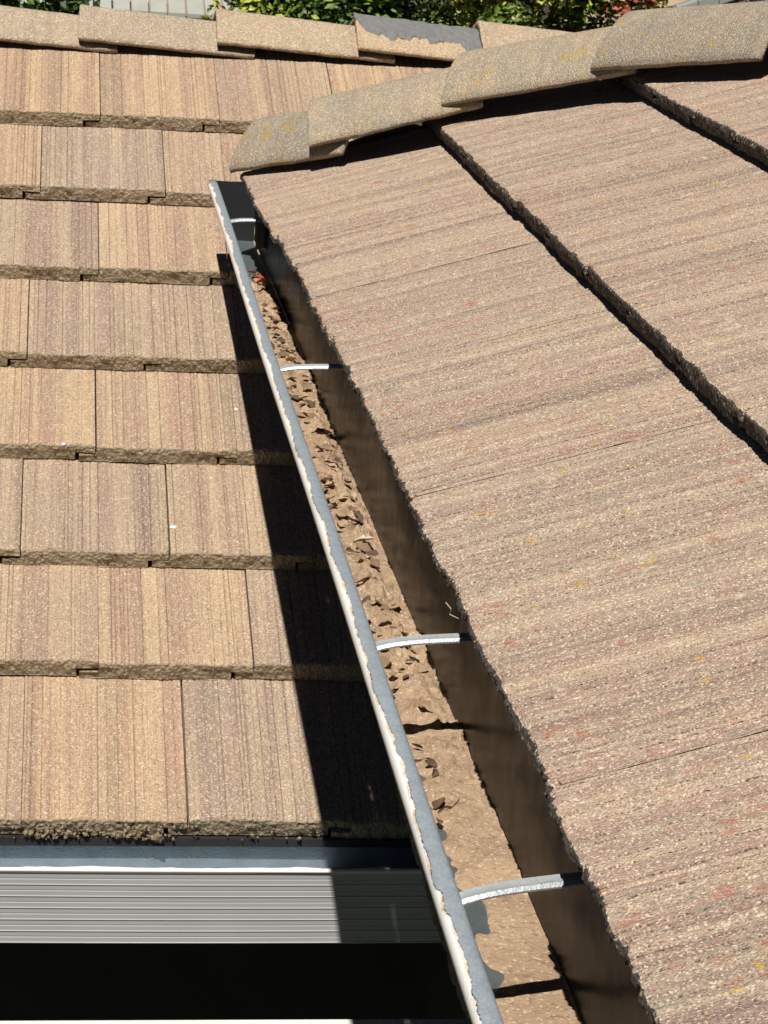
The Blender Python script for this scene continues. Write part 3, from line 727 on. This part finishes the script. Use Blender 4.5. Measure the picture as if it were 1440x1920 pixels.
# ================================================================== background: garden trees and neighbouring houses
def leaf_mat(name, a, b):
    m = Mat(name, .55); oi = m.n('ShaderNodeNewGeometry')
    c = m.mix(m.ramp(oi.outputs['Random Per Island'], (0., 0.), (1., 1.)), a, b); m.base(c)
    m.b.inputs['Specular IOR Level'].default_value = .35
    return m.m
M_BARK = plain('bark', (.12, .09, .07), .95, 0, 20, .4, .01)
def tree(center, rad, nleaf, size, mats, label, seed, weights):
    r = random.Random(seed); cx, cy, cz = center
    root = empty('garden_tree', (cx, cy, -4.9)); tag(root, label, 'tree', 'garden trees beyond the ridge')
    V = []; Fc = []; MI = []
    clumps = []
    for i in range(80):
        while True:
            p = np.array([r.uniform(-1, 1), r.uniform(-1, 1), r.uniform(-1, 1)])
            if .25 < np.linalg.norm(p) < 1: break
        clumps.append((p*np.array(rad), r.uniform(.16, .34)*min(rad), r.choices(range(len(mats)), weights)[0]))
    for i in range(nleaf):
        c, cr, mi = r.choice(clumps)
        d = np.array([r.gauss(0, 1), r.gauss(0, 1), r.gauss(0, 1)]); d /= np.linalg.norm(d)
        p = c+d*cr*r.random()**.4
        ax = np.array([r.gauss(0, 1), r.gauss(0, 1), r.gauss(0, .5)]); ax /= np.linalg.norm(ax)
        nn = d*.6+np.array([r.gauss(0, .5), r.gauss(0, .5), .6+r.gauss(0, .4)]); sd = np.cross(ax, nn); sd /= np.linalg.norm(sd)+1e-9
        l = size*r.uniform(.6, 1.4); n = len(V); q = p+np.array(center)
        nb = np.cross(sd, ax)
        V += [tuple(q-ax*l*.5), tuple(q+sd*l*.28+nb*l*.06), tuple(q+ax*l*.5), tuple(q-sd*l*.28+nb*l*.06)]
        Fc += [(n, n+1, n+2), (n, n+2, n+3)]; m = mi if r.random() < .8 else r.choices(range(len(mats)), weights)[0]; MI += [m, m]
    mesh_obj('crown', V, Fc, mats, root, MI)
    V = []; Fc = []
    def limb(p, q, ra, rb):
        p = np.array(p); q = np.array(q); d = q-p; d /= np.linalg.norm(d); a = np.cross(d, [.3, .2, .9]); a /= np.linalg.norm(a); b = np.cross(d, a); n = len(V)
        for c, rr in ((p, ra), (q, rb)):
            for k in range(8): t = k*math.pi/4; V.append(tuple(c+rr*(a*math.cos(t)+b*math.sin(t))))
        for k in range(8): Fc.append((n+k, n+(k+1) % 8, n+8+(k+1) % 8, n+8+k))
    limb((cx, cy, -4.9), (cx+.05, cy, cz-.2*rad[2]), .10, .06)
    for c, cr, mi in clumps[::3]: limb((cx, cy, cz-.5*rad[2]), np.array(center)+c, .035, .008)
    mesh_obj('trunk', V, Fc, M_BARK, root)
LG = [leaf_mat('leaf_green', (.08, .15, .022), (.17, .25, .04)), leaf_mat('leaf_lime', (.28, .33, .05), (.45, .46, .09)),
      leaf_mat('leaf_red', (.30, .05, .035), (.42, .14, .08)), leaf_mat('leaf_dark', (.018, .042, .010), (.045, .085, .018)), leaf_mat('leaf_cream', (.36, .30, .14), (.5, .42, .26))]
def far(x, y, Y): return tuple(ony(x, y, Y))
c = far(655, 10, 12.5); tree((c[0], c[1], c[2]-.2), (.66, .7, .7), 26000, .045, LG, 'dark green garden tree with lime clumps rising behind the cemented ridge cap', 1, (6, 3, .2, 5, .4))
c = far(830, 5, 13.2); tree((c[0], c[1], c[2]-.2), (.62, .7, .7), 24000, .045, LG, 'green garden tree with lime tips behind the last ridge cap', 2, (6, 4, .6, 4, .6))
c = far(1015, 8, 12.0); tree((c[0], c[1], c[2]-.2), (.56, .7, .62), 26000, .042, LG, 'lime and red tinged garden tree behind the grey rake caps', 3, (4.5, 5, 1.1, 2.5, 1.2))
c = far(-70, -6, 14.); tree((c[0], c[1], c[2]-.2), (.72, .7, .5), 14000, .055, LG, 'low dark green shrub behind the left end of the ridge', 4, (5, .6, 0, 7, 0))

def neighbour(name_label, px, Y, width, depth, yaw, rows_, cols, tw, capmat, roofm, pitch=.38, cut=None):
    pass
# pale tiled roof beyond the ridge: a hip edge of pale caps over a grey-tan slope
M_PALE = plain('pale_grey_cap', (.38, .39, .34), .9, 0, 3, .2); M_FARTILE = plain('far_tan_tile', (.40, .30, .21), .9, 0, 2, .3)
M_FARGREY = plain('far_grey_trim', (.30, .31, .29), .85, 0, 2, .2); M_DARKRED = plain('maroon_fascia', (.10, .045, .04), .7)
M_GREYWALL = plain('grey_wall', (.17, .17, .18), .9, 0, 1, .2)
Yn = 30.
h1 = empty('house', (-0.5, Yn+3, -4.9)); tag(h1, 'distant house with a row of pale grey eave tiles showing over the left ridge caps', 'house')
A = np.array(far(176, 10, Yn)); B = np.array(far(452, 31, Yn)); ln = B[0]-A[0]; nt_ = 8
sl = (B[2]-A[2])/ln
V, Fc = box((A[0]-4, Yn+.25, -4.9), (B[0]+3, Yn+7, A[2]-.15)); mesh_obj('wall', V, Fc, M_GREYWALL, h1)
V = [(A[0]-4.2, Yn+.3, A[2]-.10), (B[0]+3.2, Yn+.3, A[2]-.10), (B[0]+3.2, Yn+4.2, A[2]+1.2), (A[0]-4.2, Yn+4.2, A[2]+1.2), (A[0]-4.2, Yn+7.3, A[2]-.1), (B[0]+3.2, Yn+7.3, A[2]-.1)]
roof1 = mesh_obj('roof', V, [(0, 1, 2, 3), (3, 2, 5, 4)], M_FARTILE, h1)
for i in range(-6, nt_+8):
    x = A[0]+ln*i/nt_; zz = A[2]-.02+sl*(x-A[0])*.35
    v, f = box((x+.012, Yn-.10, zz-.05), (x+ln/nt_-.012, Yn+.55, zz-.004))
    v = [(a, b, c+(.19 if b > Yn+.1 else 0)) for a, b, c in v]
    o = mesh_obj('eave_tile', v, f, M_PALE, roof1)
V, Fc = box((A[0]-4.1, Yn-.05, A[2]-.32), (B[0]+3.1, Yn+.2, A[2]-.09)); mesh_obj('eave_board', V, Fc, M_TRIM, h1)
# house at the upper right: tan roof with grey rake trim, maroon fascia over a dark porch
Yn = 27.
h2 = empty('house', (9, Yn+2, -4.9)); tag(h2, 'distant house with grey rake trim and dark porch at the upper right behind the caps', 'house')
p0 = np.array(far(1150, 52, Yn)); p1 = np.array(far(1335, -6, Yn)); d = p1-p0
V = [tuple(p0-d*1.0), tuple(p1+d*.6), tuple(p1+d*.6+np.array([-.8, 6, 2.2])), tuple(p0-d*1.0+np.array([-.8, 6, 2.2]))]
V = [tuple(np.array(q)+np.array([0, .12, .02])) for q in V]
roof2 = mesh_obj('roof', V, [(0, 1, 2, 3)], M_FARTILE, h2)
nt2 = 4.6
for i in range(-3, 8):
    a = p0+d*(i/nt2); b = p0+d*((i+.95)/nt2); th = np.array([0, 0, -.11]); bk = np.array([0, .25, .03])
    V = [a, b, b+th, a+th, a+bk, b+bk, b+th+bk, a+th+bk]
    mesh_obj('rake_tile', [tuple(q) for q in V], [(0, 3, 2, 1), (4, 5, 6, 7), (0, 1, 5, 4), (3, 7, 6, 2), (0, 4, 7, 3), (1, 2, 6, 5)], M_FARGREY, roof2)
    if i % 2 == 0 and i >= 0:
        n_ = a+np.array([-.10, .5, .16]); V, Fc = box(n_-np.array([.05, .02, .02]), n_+np.array([.16, .03, .0])); mesh_obj('tile', V, Fc, M_TRIM, roof2)
a = p0-d; b = p1+d*.6
V = [a+np.array([0, .02, -.115]), b+np.array([0, .02, -.115]), b+np.array([0, .02, -.20]), a+np.array([0, .02, -.20]), a+np.array([0, .08, -.115]), b+np.array([0, .08, -.115]), b+np.array([0, .08, -.20]), a+np.array([0, .08, -.20])]
mesh_obj('barge_board', [tuple(q) for q in V], [(0, 3, 2, 1), (4, 5, 6, 7), (0, 1, 5, 4), (3, 7, 6, 2), (0, 4, 7, 3), (1, 2, 6, 5)], M_DARKRED, h2)
zt = p1[2]+d[2]*.6
xw = float(far(1385, 10, Yn)[0])
V = [(p0[0]-d[0], Yn+.9, -4.9), (xw, Yn+.9, -4.9), (xw, Yn+.9, (p0+d*((xw-p0[0])/d[0]))[2]-.05), (p0[0]-d[0], Yn+.9, (p0-d)[2]-.05)]
V += [(q[0], Yn+5, q[2]) for q in V]
mesh_obj('wall', V, [(0, 1, 2, 3), (7, 6, 5, 4), (0, 4, 5, 1), (1, 5, 6, 2), (2, 6, 7, 3), (3, 7, 4, 0)], M_WALLDARK, h2)
V, Fc = box((xw, Yn+.5, -4.9), (xw+2.2, Yn+4, zt-.1)); mesh_obj('porch_wall', V, Fc, M_GREYWALL, h2)
